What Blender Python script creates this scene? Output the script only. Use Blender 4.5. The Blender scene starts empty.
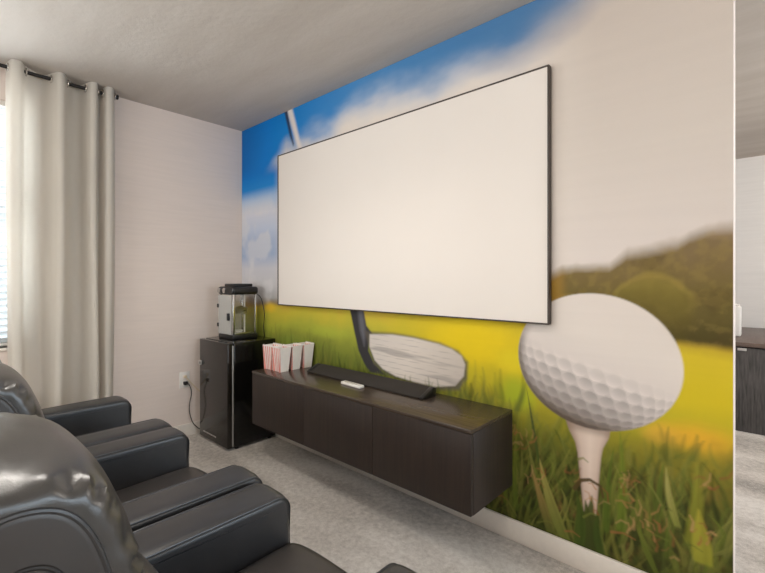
import bpy, bmesh, math, random
import numpy as np
from mathutils import Vector, Matrix

S = bpy.context.scene
COL = S.collection
R = math.radians
PI = math.pi

# ------------------------------------------------------------ camera
F_PX = 427.0
YAW = R(42.37)
cam_d = bpy.data.cameras.new('camera')
cam = bpy.data.objects.new('camera', cam_d)
COL.objects.link(cam)
cam.location = (3.636, -2.05, 1.328)
cam.rotation_euler = (R(90), 0, YAW)
cam_d.sensor_width = 36.0
cam_d.lens = F_PX / 765.0 * 36.0
cam_d.shift_y = -8.5 / 765.0
cam_d.clip_start = 0.02
S.camera = cam

# ------------------------------------------------------------ exposure, world, daylight
S.view_settings.view_transform = 'Standard'
S.view_settings.look = 'None'
S.view_settings.gamma = 1.0
S.view_settings.exposure = 0.08
S.view_settings.use_curve_mapping = False
W = bpy.data.worlds.new('sky')
S.world = W
W.use_nodes = True
bg = W.node_tree.nodes['Background']
bg.inputs['Color'].default_value = (0.80, 0.90, 1.0, 1)
bg.inputs['Strength'].default_value = 1.3


def area(name, loc, rot, sx, sy, power, color):
    d = bpy.data.lights.new(name, 'AREA')
    d.shape = 'RECTANGLE'
    d.size, d.size_y = sx, sy
    d.energy = power
    d.color = color
    o = bpy.data.objects.new(name, d)
    o.location = loc
    o.rotation_euler = rot
    COL.objects.link(o)
    return o


# daylight outside the left and right windows; the back one is added fill
area('daylight_left_window', (-0.32, -2.35, 1.68), (0, R(-90), 0), 1.55, 1.55, 85, (0.93, 0.97, 1.0))
area('daylight_right_window', (7.32, 0.2, 1.55), (0, R(90), 0), 1.9, 3.2, 125, (0.72, 0.86, 1.0))
area('fill_back_window', (1.9, -4.62, 1.55), (R(90), 0, 0), 2.8, 1.9, 76, (1.0, 0.965, 0.92))

CEIL = 2.69


# ------------------------------------------------------------ materials
def lin(c):
    return tuple((v / 12.92 if v <= 0.04045 else ((v + 0.055) / 1.055) ** 2.4) for v in c)


def rgb(r, g, b):
    return lin((r / 255.0, g / 255.0, b / 255.0)) + (1.0,)


class NT:
    def __init__(self, name):
        self.m = bpy.data.materials.new(name)
        self.m.use_nodes = True
        self.t = self.m.node_tree
        self.b = self.t.nodes['Principled BSDF']
        self.out = self.t.nodes['Material Output']

    def n(self, typ, **kw):
        nd = self.t.nodes.new(typ)
        for k, v in kw.items():
            if hasattr(nd, k):
                setattr(nd, k, v)
            else:
                nd.inputs[k.replace('_', ' ')].default_value = v
        return nd

    def l(self, a, b):
        self.t.links.new(a, b)

    def coords(self, scale=(1, 1, 1), rot=(0, 0, 0)):
        tc = self.n('ShaderNodeTexCoord')
        mp = self.n('ShaderNodeMapping')
        mp.inputs['Scale'].default_value = scale
        mp.inputs['Rotation'].default_value = rot
        self.l(tc.outputs['Object'], mp.inputs['Vector'])
        return mp.outputs['Vector']

    def noise(self, vec, scale, detail=3, rough=0.5):
        nd = self.n('ShaderNodeTexNoise')
        nd.inputs['Scale'].default_value = scale
        nd.inputs['Detail'].default_value = detail
        nd.inputs['Roughness'].default_value = rough
        self.l(vec, nd.inputs['Vector'])
        return nd.outputs['Fac']

    def ramp(self, fac, stops):
        nd = self.n('ShaderNodeValToRGB')
        e = nd.color_ramp.elements
        while len(e) < len(stops):
            e.new(0.5)
        for i, (p, c) in enumerate(stops):
            e[i].position = p
            e[i].color = c
        self.l(fac, nd.inputs['Fac'])
        return nd.outputs['Color']

    def bump(self, h, strength=0.3, dist=0.01):
        nd = self.n('ShaderNodeBump')
        nd.inputs['Strength'].default_value = strength
        nd.inputs['Distance'].default_value = dist
        self.l(h, nd.inputs['Height'])
        self.l(nd.outputs['Normal'], self.b.inputs['Normal'])
        return nd

    def set(self, **kw):
        for k, v in kw.items():
            self.b.inputs[k.replace('_', ' ')].default_value = v
        return self


def plain(name, c, rough=0.5, metal=0.0, spec=0.5, var=0.06, vs=40):
    t = NT(name)
    v = t.coords()
    f = t.noise(v, vs, 2)
    lo = tuple(x * (1 - var) for x in c[:3]) + (1,)
    hi = tuple(min(1, x * (1 + var)) for x in c[:3]) + (1,)
    t.l(t.ramp(f, [(0.3, lo), (0.7, hi)]), t.b.inputs['Base Color'])
    t.set(Roughness=rough, Metallic=metal)
    t.b.inputs['Specular IOR Level'].default_value = spec
    return t.m


def m_wall(name, c):
    t = NT(name)
    v = t.coords((0.9, 0.9, 16))
    f = t.noise(v, 3.0, 4, 0.6)
    lo = tuple(x * 0.972 for x in c[:3]) + (1,)
    hi = tuple(min(1, x * 1.025) for x in c[:3]) + (1,)
    t.l(t.ramp(f, [(0.3, lo), (0.7, hi)]), t.b.inputs['Base Color'])
    v2 = t.coords()
    t.bump(t.noise(v2, 120, 3), 0.12, 0.004)
    t.set(Roughness=0.75)
    t.b.inputs['Specular IOR Level'].default_value = 0.25
    return t.m


def m_ceiling():
    t = NT('ceiling_paint')
    v = t.coords()
    f = t.noise(t.coords((0.35, 1.6, 1)), 3.0, 4, 0.6)
    t.l(t.ramp(f, [(0.3, rgb(186, 177, 168)), (0.7, rgb(198, 190, 182))]), t.b.inputs['Base Color'])
    t.bump(t.noise(v, 26, 4, 0.6), 0.22, 0.010)
    t.set(Roughness=0.9)
    t.b.inputs['Specular IOR Level'].default_value = 0.15
    return t.m


def m_carpet():
    t = NT('grey_carpet')
    v = t.coords()
    fine = t.noise(v, 260, 2, 0.7)
    mid = t.noise(v, 30, 4, 0.75)
    # brushed pile: vacuum lanes along the room
    tc = t.coords((0.7, 2.2, 1), (0, 0, R(6)))
    lane = t.noise(tc, 1.5, 1.5, 0.5)
    mx = t.n('ShaderNodeMath', operation='MULTIPLY_ADD')
    t.l(mid, mx.inputs[0])
    mx.inputs[1].default_value = 0.75
    t.l(lane, mx.inputs[2])
    mx2 = t.n('ShaderNodeMath', operation='MULTIPLY_ADD')
    t.l(fine, mx2.inputs[0])
    mx2.inputs[1].default_value = 0.6
    t.l(mx.outputs[0], mx2.inputs[2])
    sc = t.n('ShaderNodeMath', operation='MULTIPLY')
    t.l(mx2.outputs[0], sc.inputs[0])
    sc.inputs[1].default_value = 0.4255
    t.l(t.ramp(sc.outputs[0], [(0.39, rgb(150, 141, 132)), (0.5, rgb(204, 195, 185)), (0.61, rgb(238, 231, 223))]),
        t.b.inputs['Base Color'])
    ad = t.n('ShaderNodeMath', operation='ADD')
    t.l(fine, ad.inputs[0])
    t.l(mid, ad.inputs[1])
    t.bump(ad.outputs[0], 0.7, 0.012)
    t.set(Roughness=0.95)
    t.b.inputs['Specular IOR Level'].default_value = 0.1
    t.b.inputs['Sheen Weight'].default_value = 0.25
    return t.m


def m_wood(name, lo, hi, rough, axis_scale=(26, 26, 1.3), bstr=0.1):
    t = NT(name)
    v = t.coords(axis_scale)
    f = t.noise(v, 2.6, 5, 0.6)
    t.l(t.ramp(f, [(0.25, lo), (0.75, hi)]), t.b.inputs['Base Color'])
    t.bump(f, bstr, 0.003)
    t.set(Roughness=rough)
    return t.m


def m_leather(name, c, rough=0.42, crease=0.12):
    t = NT(name)
    v = t.coords()
    f = t.noise(v, 14, 3)
    lo = tuple(x * 0.88 for x in c[:3]) + (1,)
    hi = tuple(x * 1.12 for x in c[:3]) + (1,)
    t.l(t.ramp(f, [(0.3, lo), (0.7, hi)]), t.b.inputs['Base Color'])
    big = t.noise(t.coords((0.3, 1.0, 1.0)), 9.0, 1.5, 0.4)
    gr = t.noise(v, 420, 2, 0.5)
    ml = t.n('ShaderNodeMath', operation='MULTIPLY_ADD')
    t.l(gr, ml.inputs[0])
    ml.inputs[1].default_value = 0.012
    t.l(big, ml.inputs[2])
    t.bump(ml.outputs[0], crease * 3, 0.03)
    t.set(Roughness=rough)
    t.b.inputs['Specular IOR Level'].default_value = 0.7
    return t.m


def m_glass(name, tint=(0.96, 0.97, 0.97, 1), gloss=0.09, haze=0.0):
    t = NT(name)
    tr = t.n('ShaderNodeBsdfTransparent')
    tr.inputs['Color'].default_value = tint
    gl = t.n('ShaderNodeBsdfGlossy')
    gl.inputs['Roughness'].default_value = 0.03
    mx = t.n('ShaderNodeMixShader')
    mx.inputs['Fac'].default_value = gloss
    t.l(tr.outputs[0], mx.inputs[1])
    t.l(gl.outputs[0], mx.inputs[2])
    last = mx.outputs[0]
    if haze:
        df = t.n('ShaderNodeBsdfDiffuse')
        df.inputs['Color'].default_value = (0.7, 0.7, 0.68, 1)
        m2 = t.n('ShaderNodeMixShader')
        m2.inputs['Fac'].default_value = haze
        t.l(last, m2.inputs[1])
        t.l(df.outputs[0], m2.inputs[2])
        last = m2.outputs[0]
    t.l(last, t.out.inputs['Surface'])
    return t.m


def m_translucent(name, c, frac, rough=0.8, weave=900):
    t = NT(name)
    v = t.coords()
    f = t.noise(v, weave, 2)
    lo = tuple(x * 0.95 for x in c[:3]) + (1,)
    t.l(t.ramp(f, [(0.3, lo), (0.7, c)]), t.b.inputs['Base Color'])
    t.set(Roughness=rough)
    t.b.inputs['Specular IOR Level'].default_value = 0.2
    tl = t.n('ShaderNodeBsdfTranslucent')
    tl.inputs['Color'].default_value = c
    mx = t.n('ShaderNodeMixShader')
    mx.inputs['Fac'].default_value = frac
    t.l(t.b.outputs[0], mx.inputs[1])
    t.l(tl.outputs[0], mx.inputs[2])
    t.l(mx.outputs[0], t.out.inputs['Surface'])
    return t.m


def m_emit(name, c, strength):
    t = NT(name)
    t.b.inputs['Base Color'].default_value = c
    t.b.inputs['Emission Color'].default_value = c
    t.b.inputs['Emission Strength'].default_value = strength
    return t.m


def m_mural():
    t = NT('printed_wall_mural')
    a = t.n('ShaderNodeVertexColor')
    a.layer_name = 'print'
    t.l(a.outputs['Color'], t.b.inputs['Base Color'])
    v = t.coords()
    t.bump(t.noise(v, 160, 3), 0.1, 0.003)
    t.set(Roughness=0.62)
    t.b.inputs['Specular IOR Level'].default_value = 0.2
    return t.m


M = {}
M['wall'] = m_wall('wall_paint', rgb(225, 211, 202))
M['wall_cool'] = m_wall('white_wall_paint', rgb(224, 220, 216))
M['ceiling'] = m_ceiling()
M['carpet'] = m_carpet()
M['trim'] = plain('white_trim_paint', rgb(230, 222, 212), 0.45, var=0.02)
M['mural'] = m_mural()
M['screen'] = plain('matte_screen_fabric', rgb(233, 226, 219), 0.85, spec=0.1, var=0.006, vs=3)
M['screen_frame'] = plain('dark_bronze_frame', rgb(62, 52, 44), 0.5)
M['console'] = m_wood('black_brown_woodgrain', rgb(34, 25, 20), rgb(52, 39, 31), 0.55)
M['console_top'] = m_wood('black_brown_top', rgb(58, 49, 43), rgb(80, 68, 58), 0.27, (1.3, 26, 26), 0.05)
M['console_in'] = plain('dark_gap', rgb(18, 14, 12), 0.8)
M['fridge'] = plain('black_gloss_enamel', rgb(16, 15, 14), 0.12, var=0.02)
M['fridge_door'] = plain('black_glass_door', rgb(30, 25, 21), 0.12, spec=0.6, var=0.02)
M['black'] = plain('black_plastic', rgb(24, 22, 22), 0.35)
M['black_matte'] = plain('black_matte', rgb(30, 27, 25), 0.65)
M['soundbar'] = plain('black_speaker_cloth', rgb(44, 39, 35), 0.8, var=0.15, vs=500)
M['chrome'] = plain('chrome', rgb(205, 202, 198), 0.22, 1.0, var=0.02)
M['steel'] = plain('brushed_steel', rgb(176, 170, 164), 0.35, 1.0, var=0.05)
M['silver'] = plain('silver_trim', rgb(190, 186, 182), 0.4, 0.4)
M['white'] = plain('white_plastic', rgb(226, 222, 216), 0.4, var=0.02)
M['cream'] = plain('cream_cord', rgb(214, 196, 168), 0.5)
M['card'] = plain('white_card', rgb(236, 228, 222), 0.7, var=0.02)
M['card_red'] = plain('faded_red_print', rgb(220, 146, 136), 0.7, var=0.1)
M['leather'] = m_leather('black_leather', rgb(40, 40, 42), 0.38, 0.02)
M['leather_crease_lit'] = m_leather('black_leather_creased_lit', rgb(60, 58, 56), 0.30, 0.22)  # base colour raised to carry the highlight on the headrest
M['leather_seat'] = m_leather('black_leather_seat', rgb(46, 41, 38), 0.44, 0.03)
M['curtain'] = m_translucent('cream_curtain_cloth', rgb(240, 235, 227), 0.34)
M['slat'] = m_translucent('white_blind_slat', rgb(226, 232, 235), 0.16, 0.5, 60)
M['glass'] = m_glass('window_glass')
M['case_glass'] = m_glass('popcorn_case_glass', (0.97, 0.97, 0.965, 1), 0.07)
M['door_glass'] = m_glass('popcorn_door_glass', (0.9, 0.9, 0.89, 1), 0.2, 0.5)
M['rod'] = plain('black_iron_rod', rgb(40, 36, 34), 0.45, 0.5)
M['cabinet'] = m_wood('black_oak_panel', rgb(34, 32, 31), rgb(96, 92, 90), 0.5, (30, 30, 2.2), 0.3)
M['cabinet_top'] = m_wood('brown_cabinet_top', rgb(92, 76, 68), rgb(112, 96, 88), 0.4, (30, 2, 30), 0.05)
M['fill_lamp'] = m_emit('fill_lamp_diffuser', (1.0, 0.93, 0.84, 1), 5.0)


# ------------------------------------------------------------ mesh helpers
def link(name, me, parent=None):
    o = bpy.data.objects.new(name, me)
    COL.objects.link(o)
    if parent is not None:
        o.parent = parent
    return o


def obj(name, bm, mat, parent=None, smooth=True, angle=35):
    me = bpy.data.meshes.new(name)
    bmesh.ops.recalc_face_normals(bm, faces=bm.faces[:])
    bm.to_mesh(me)
    bm.free()
    for m in (mat if isinstance(mat, (list, tuple)) else [mat]):
        me.materials.append(m)
    if smooth:
        me.polygons.foreach_set('use_smooth', [True] * len(me.polygons))
        me.set_sharp_from_angle(angle=R(angle))
    return link(name, me, parent)


def thing(name, label, cat, loc=(0, 0, 0), rotz=0.0, group=None):
    o = bpy.data.objects.new(name, None)
    o.empty_display_size = 0.1
    COL.objects.link(o)
    o.location = loc
    o.rotation_euler = (0, 0, rotz)
    return tag(o, label, cat, group)


def tag(o, label, cat, group=None):
    o['label'] = label
    o['category'] = cat
    if group:
        o['group'] = group
    return o


def struct(o):
    o['kind'] = 'structure'
    return o


def dup(root, loc, rotz=None, label=None):
    r = root.copy()
    COL.objects.link(r)
    r.location = loc
    if rotz is not None:
        r.rotation_euler = (0, 0, rotz)
    if label:
        r['label'] = label
    for ch in list(root.children):
        c = ch.copy()
        COL.objects.link(c)
        c.parent = r
        for g in list(ch.children):
            d = g.copy()
            COL.objects.link(d)
            d.parent = c
    return r


def add_box(bm, x0, x1, y0, y1, z0, z1, bev=0.0, seg=2, mi=0):
    t = bmesh.new()
    bmesh.ops.create_cube(t, size=1.0)
    for v in t.verts:
        v.co = Vector(((x0 + x1) / 2 + v.co.x * (x1 - x0), (y0 + y1) / 2 + v.co.y * (y1 - y0),
                       (z0 + z1) / 2 + v.co.z * (z1 - z0)))
    if bev:
        bmesh.ops.bevel(t, geom=t.edges[:], offset=bev, segments=seg, profile=0.5, affect='EDGES')
    merge(bm, t, mi)


def merge(bm, t, mi=0):
    for f in t.faces:
        f.material_index = mi
    me = bpy.data.meshes.new('tmp')
    t.to_mesh(me)
    t.free()
    bm.from_mesh(me)
    bpy.data.meshes.remove(me)


def box(x0, x1, y0, y1, z0, z1, bev=0.0, seg=2):
    bm = bmesh.new()
    add_box(bm, x0, x1, y0, y1, z0, z1, bev, seg)
    return bm


def add_tube(bm, pts, r, n=10, cap=True):
    """round tube through points"""
    pts = [Vector(p) for p in pts]
    rings = []
    up = Vector((0, 0, 1))
    for i, p in enumerate(pts):
        a = pts[max(0, i - 1)]
        b = pts[min(len(pts) - 1, i + 1)]
        d = (b - a).normalized()
        u = d.cross(up)
        if u.length < 1e-4:
            u = Vector((1, 0, 0))
        u.normalize()
        w = d.cross(u).normalized()
        rr = r[i] if isinstance(r, (list, tuple)) else r
        rings.append([bm.verts.new(p + (u * math.cos(2 * PI * k / n) + w * math.sin(2 * PI * k / n)) * rr) for k in range(n)])
    for a, b in zip(rings, rings[1:]):
        for k in range(n):
            bm.faces.new((a[k], a[(k + 1) % n], b[(k + 1) % n], b[k]))
    if cap:
        bm.faces.new(rings[0])
        bm.faces.new(rings[-1][::-1])


def tube(pts, r, n=10):
    bm = bmesh.new()
    add_tube(bm, pts, r, n)
    return bm


def smooth_path(pts, sub=6):
    P = [Vector(p) for p in pts]
    out = []
    for i in range(len(P) - 1):
        p0, p1, p2, p3 = P[max(0, i - 1)], P[i], P[i + 1], P[min(len(P) - 1, i + 2)]
        for k in range(sub):
            t = k / sub
            out.append(0.5 * ((2 * p1) + (p2 - p0) * t + (2 * p0 - 5 * p1 + 4 * p2 - p3) * t * t + (3 * p1 - p0 - 3 * p2 + p3) * t ** 3))
    out.append(P[-1])
    return out


def add_torus(bm, c, R1, r, axis='y', n=20, m=8):
    rings = []
    for i in range(n):
        a = 2 * PI * i / n
        ring = []
        for j in range(m):
            b = 2 * PI * j / m
            rr = R1 + r * math.cos(b)
            q = (rr * math.cos(a), r * math.sin(b), rr * math.sin(a))
            if axis == 'x':
                q = (q[1], q[0], q[2])
            if axis == 'z':
                q = (q[0], q[2], q[1])
            ring.append(bm.verts.new(Vector(c) + Vector(q)))
        rings.append(ring)
    for i in range(n):
        a, b = rings[i], rings[(i + 1) % n]
        for j in range(m):
            bm.faces.new((a[j], a[(j + 1) % m], b[(j + 1) % m], b[j]))


def lathe(prof, n=24):
    bm = bmesh.new()
    rings = []
    for r, z in prof:
        rings.append([bm.verts.new((r * math.cos(2 * PI * k / n), r * math.sin(2 * PI * k / n), z)) for k in range(n)])
    for a, b in zip(rings, rings[1:]):
        for k in range(n):
            bm.faces.new((a[k], a[(k + 1) % n], b[(k + 1) % n], b[k]))
    bm.faces.new(rings[0][::-1])
    bm.faces.new(rings[-1])
    return bm


def add_pillow(bm, prof, x0, x1, shrink, power=2.6, nx=28, center=None):
    """closed y-z profile swept along x; ends pull in like stuffed upholstery"""
    P = [Vector((0, a, b)) for a, b in prof]
    c = center or (sum(p.y for p in P) / len(P), sum(p.z for p in P) / len(P))
    n = len(P)
    # outward normals
    nor = []
    for i in range(n):
        d = P[(i + 1) % n] - P[i - 1]
        v = Vector((0, d.z, -d.y)).normalized()
        if v.dot(Vector((0, P[i].y - c[0], P[i].z - c[1]))) < 0:
            v = -v
        nor.append(v)
    rings = []
    for k in range(nx + 1):
        s = -math.cos(PI * k / nx)
        ins = shrink * (1 - (1 - abs(s) ** power) ** (1 / power))
        xx = (x0 + x1) / 2 + (x1 - x0) / 2 * s
        rings.append([bm.verts.new((xx, P[i].y - nor[i].y * ins, P[i].z - nor[i].z * ins)) for i in range(n)])
    for a, b in zip(rings, rings[1:]):
        for i in range(n):
            bm.faces.new((a[i], a[(i + 1) % n], b[(i + 1) % n], b[i]))
    bm.faces.new(rings[0])
    bm.faces.new(rings[-1][::-1])


def closed_spline(pts, sub=6):
    P = [Vector((a, b, 0)) for a, b in pts]
    n = len(P)
    out = []
    for i in range(n):
        p0, p1, p2, p3 = P[i - 1], P[i], P[(i + 1) % n], P[(i + 2) % n]
        for k in range(sub):
            t = k / sub
            q = 0.5 * ((2 * p1) + (p2 - p0) * t + (2 * p0 - 5 * p1 + 4 * p2 - p3) * t * t + (3 * p1 - p0 - 3 * p2 + p3) * t ** 3)
            out.append((q.x, q.y))
    return out


# ------------------------------------------------------------ room shell
struct(obj('floor', box(-0.2, 7.2, -4.5, 4.5, -0.12, 0.0), M['carpet'], smooth=False))
struct(obj('ceiling', box(-0.2, 7.2, -4.5, 4.5, CEIL, CEIL + 0.12), M['ceiling'], smooth=False))


def holed(bm, axis, p0, p1, a0, a1, h0, h1, z0, z1):
    """wall slab between p0..p1 (thickness) from a0..a1 with one opening h0..h1 x z0..z1"""
    def bx(u0, u1, zz0, zz1):
        if axis == 'x':
            add_box(bm, p0, p1, u0, u1, zz0, zz1)
        else:
            add_box(bm, u0, u1, p0, p1, zz0, zz1)
    bx(a0, h0, 0, CEIL)
    bx(h1, a1, 0, CEIL)
    bx(h0, h1, 0, z0)
    bx(h0, h1, z1, CEIL)


bm = bmesh.new()
holed(bm, 'x', -0.14, 0.0, -4.5, 0.12, -3.12, -1.58, 0.88, 2.47)
struct(obj('wall_left', bm, M['wall'], smooth=False))
struct(obj('wall_front', box(0.0, 3.531, 0.0, 0.10, 0, CEIL, 0.003), M['wall']))
bm = bmesh.new()
holed(bm, 'x', 7.0, 7.14, -4.5, 4.5, -1.4, 1.8, 0.6, 2.5)
struct(obj('wall_right', bm, M['wall_cool'], smooth=False))
bm = bmesh.new()
holed(bm, 'y', -4.5, -4.36, 0.0, 7.0, 0.5, 3.3, 0.6, 2.5)
struct(obj('wall_back', bm, M['wall'], smooth=False))
struct(obj('wall_far', box(1.9, 7.0, 4.3, 4.44, 0, CEIL), M['wall_cool'], smooth=False))
struct(obj('wall_inner', box(1.9, 2.0, 0.10, 4.3, 0, CEIL), M['wall_cool'], smooth=False))

struct(obj('baseboard_left', box(0.0, 0.014, -4.36, 0.0, 0, 0.105, 0.004), M['trim']))
struct(obj('baseboard_front', box(0.014, 3.531, -0.014, 0.0, 0, 0.105, 0.004), M['trim']))
struct(obj('baseboard_far', box(2.0, 7.0, 4.286, 4.3, 0, 0.105, 0.004), M['trim']))

# window frames with panes
def window(name, axis, p, h0, h1, z0, z1, mull):
    bm = bmesh.new()
    w = 0.05

    def bx(u0, u1, a, b, d=0.03):
        if axis == 'x':
            add_box(bm, p - d, p + d, u0, u1, a, b, 0.004)
        else:
            add_box(bm, u0, u1, p - d, p + d, a, b, 0.004)
    bx(h0, h0 + w, z0, z1)
    bx(h1 - w, h1, z0, z1)
    bx(h0 + w, h1 - w, z0, z0 + w)
    bx(h0 + w, h1 - w, z1 - w, z1)
    zm = (z0 + z1) / 2
    bx(h0 + w, h1 - w, zm - 0.02, zm + 0.02, 0.022)
    for k in range(1, mull + 1):
        u = h0 + (h1 - h0) * k / (mull + 1)
        bx(u - 0.02, u + 0.02, z0 + w, z1 - w, 0.021)
    o = struct(obj(name, bm, M['white']))
    g = bmesh.new()
    if axis == 'x':
        add_box(g, p - 0.003, p + 0.003, h0 + w, h1 - w, z0 + w, z1 - w)
    else:
        add_box(g, h0 + w, h1 - w, p - 0.003, p + 0.003, z0 + w, z1 - w)
    obj('pane', g, M['glass'], o, smooth=False)
    return o


window('window_1', 'x', -0.10, -3.12, -1.58, 0.88, 2.47, 0)
window('window_2', 'x', 7.08, -1.4, 1.8, 0.6, 2.5, 2)
window('fill_window', 'y', -4.44, 0.5, 3.3, 0.6, 2.5, 2)  # unseen back window, added as an opening for fill light
struct(obj('trim_1', box(-0.07, 0.02, -3.14, -1.56, 0.862, 0.88, 0.004), M['trim']))

# ------------------------------------------------------------ the printed wall mural
rng = np.random.default_rng(11)


def srgb(c):
    c = np.asarray(c, float) / 255.0
    return np.where(c <= 0.04045, c / 12.92, ((c + 0.055) / 1.055) ** 2.4)


def sstep(a, b, x):
    t = np.clip((x - a) / (b - a), 0, 1)
    return t * t * (3 - 2 * t)


def vnoise(X, Z, seed):
    r = np.random.default_rng(seed)
    G = r.random((64, 64))
    xi, zi = np.floor(X).astype(int), np.floor(Z).astype(int)
    fx, fz = X - xi, Z - zi
    fx, fz = fx * fx * (3 - 2 * fx), fz * fz * (3 - 2 * fz)
    g = lambda a, b: G[a % 64, b % 64]
    return (g(xi, zi) * (1 - fx) + g(xi + 1, zi) * fx) * (1 - fz) + (g(xi, zi + 1) * (1 - fx) + g(xi + 1, zi + 1) * fx) * fz


def fbm(X, Z, s, seed, octv=4):
    v, a, tot = 0, 1.0, 0
    for i in range(octv):
        v = v + a * vnoise(X * s + 13.7 * i, Z * s + 5.1 * i, seed + i)
        tot += a
        a *= 0.5
        s *= 2
    return v / tot


def axis_pts(segs):
    out = [segs[0][0]]
    for a, b, st in segs:
        n = max(1, int(round((b - a) / st)))
        out += [a + (b - a) * (k + 1) / n for k in range(n)]
    return np.array(out)


GX = axis_pts([(0.002, 1.3, 0.009), (1.3, 2.5, 0.006), (2.5, 3.529, 0.0043)])
GZ = axis_pts([(0.106, 0.7, 0.0045), (0.7, 1.3, 0.0048), (1.3, 1.55, 0.008), (1.55, CEIL - 0.002, 0.014)])
X, Z = np.meshgrid(GX, GZ)
IMG = np.zeros(X.shape + (3,))


def mix(mask, c):
    global IMG
    c = srgb(c) if not (isinstance(c, np.ndarray) and c.ndim == 3) else c
    IMG = IMG * (1 - mask[..., None]) + c * mask[..., None]


def grad(t, stops):
    """colour ramp over array t"""
    p = [s[0] for s in stops]
    cs = np.array([srgb(s[1]) for s in stops])
    return np.stack([np.interp(t, p, cs[:, k]) for k in range(3)], -1)


def interp(xs, pts):
    return np.interp(xs, [p[0] for p in pts], [p[1] for p in pts])


# sky
n1 = fbm(X * 0.55, Z, 3.0, 3)
n2 = fbm(X * 0.5, Z, 7.5, 9)
IMG = grad(X + (CEIL - Z) * 0.15, [(0.0, (0, 104, 182)), (0.45, (0, 126, 212)), (0.8, (26, 130, 206)), (1.6, (76, 138, 194)),
                                   (2.4, (76, 128, 178)), (3.2, (84, 124, 166))])
cl = interp(X, [(0, 2.06), (0.22, 2.06), (0.40, 2.18), (0.54, 2.30), (0.70, 2.43), (0.82, 2.40), (0.95, 2.44), (1.25, 2.47),
                (1.42, 2.55), (1.7, 2.56), (2.0, 2.52), (2.4, 2.53), (2.7, 2.52), (2.85, 2.55), (2.98, 2.58), (3.08, 2.70), (3.6, 2.9)])
d = cl - Z + (n2 - 0.5) * 0.16 + (n1 - 0.5) * 0.10
mix(sstep(-0.10, 0.12, d) * 0.75, (196, 202, 214))
mix(sstep(0.0, 0.2, d), (232, 222, 212))
# blue-white haze in the low left sky
lowl = sstep(0.75, 0.5, X)
lc = grad((Z - 1.05), [(0.08, (164, 162, 160)), (0.22, (206, 205, 208)), (0.36, (208, 208, 216)), (0.48, (164, 182, 212)), (0.60, (172, 188, 216)),
                       (0.72, (198, 208, 228)), (0.85, (216, 218, 230)), (0.97, (172, 198, 230)), (1.07, (34, 138, 216)), (1.2, (0, 122, 208))])
mix(lowl * sstep(2.36, 2.2, Z), lc)
mix(lowl * sstep(0.42, 0.62, fbm(X, Z, 5, 77)) * sstep(2.1, 1.9, Z) * 0.55, (226, 224, 226))
rightsky = sstep(2.6, 3.1, X) * sstep(2.75, 2.45, Z - (X - 2.9) * 0.25)
mix(rightsky * 0.8, grad(Z, [(1.3, (220, 210, 205)), (1.9, (211, 201, 192)), (2.5, (200, 188, 178)), (2.7, (194, 183, 174))]))
mix(sstep(0.12, 0.0, np.abs(d - 0.02 - 0.1 * n1)) * sstep(2.3, 2.6, X) * 0.35, (176, 168, 168))

# tree line on the right and low line on the left
tt = interp(X, [(0, 1.16), (0.25, 1.10), (0.6, 1.12), (2.6, 1.30), (2.80, 1.315), (2.87, 1.345), (2.91, 1.372), (3.0, 1.376), (3.11, 1.374),
                (3.14, 1.40), (3.18, 1.43), (3.27, 1.446), (3.36, 1.462), (3.40, 1.492), (3.45, 1.51), (3.6, 1.515)])
n3 = fbm(X, Z, 12, 21)
n4 = fbm(X, Z, 30, 31)
soft = np.where(X < 2, 0.05, 0.030)
tm = np.clip((tt - Z + (n3 - 0.5) * 0.03) / soft * 0.5 + 0.5, 0, 1)
tcol = grad(Z + (n3 - 0.5) * 0.12, [(1.06, (76, 66, 26)), (1.14, (86, 76, 34)), (1.25, (108, 94, 46)), (1.36, (120, 102, 60)), (1.48, (128, 108, 74)), (1.54, (152, 130, 102))])
mix(tm, tcol)
mix(tm * sstep(0.45, 0.75, n4) * 0.22, (160, 138, 70))
mix(tm * sstep(0.5, 0.3, n3) * 0.3, (84, 66, 34))
# warm edge by the screen
mix(tm * sstep(2.95, 2.86, X) * 0.6, (186, 140, 50))
# rounded bush
rb = np.sqrt(((X - 3.265) / 0.165) ** 2 + ((Z - 1.19) / 0.17) ** 2) + (n3 - 0.5) * 0.18
bcol = grad(Z + (n3 - 0.5) * 0.06, [(1.06, (76, 66, 24)), (1.16, (98, 86, 34)), (1.27, (126, 112, 46)), (1.36, (146, 128, 58))])
mix(np.clip((1.0 - rb) / 0.26, 0, 1) * 0.8, bcol)
mix(sstep(0.12, 0.02, np.abs(rb - 0.88)) * sstep(1.2, 1.3, Z) * 0.22, (176, 156, 70))

# field
fz = interp(X, [(0, 1.05), (0.35, 1.09), (0.9, 1.12), (2.6, 1.12), (2.8, 1.10), (3.3, 1.075), (3.6, 1.062)])
fm = sstep(-0.02, 0.02, fz - Z + (n3 - 0.5) * 0.02)
left = grad(fz - Z + (fbm(X, Z, 6, 41) - 0.5) * 0.12, [(0, (206, 176, 66)), (0.06, (198, 184, 60)), (0.16, (172, 174, 62)), (0.25, (140, 148, 56)), (0.36, (116, 126, 48)), (0.6, (92, 104, 38))])
right = grad(fz - Z + (n3 - 0.5) * 0.05, [(0, (184, 156, 46)), (0.05, (214, 190, 44)), (0.2, (212, 190, 36)), (0.34, (190, 176, 40)), (0.45, (146, 140, 40)), (0.6, (104, 106, 36)), (1.0, (58, 62, 24))])
w = sstep(1.6, 2.2, X)[..., None]
fcol = left * (1 - w) + right * w
IMG = IMG * (1 - fm[..., None]) + fcol * fm[..., None]
mix(sstep(0.42, 0.2, X) * sstep(1.12, 1.0, Z) * 0.45, (84, 92, 34))
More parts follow.
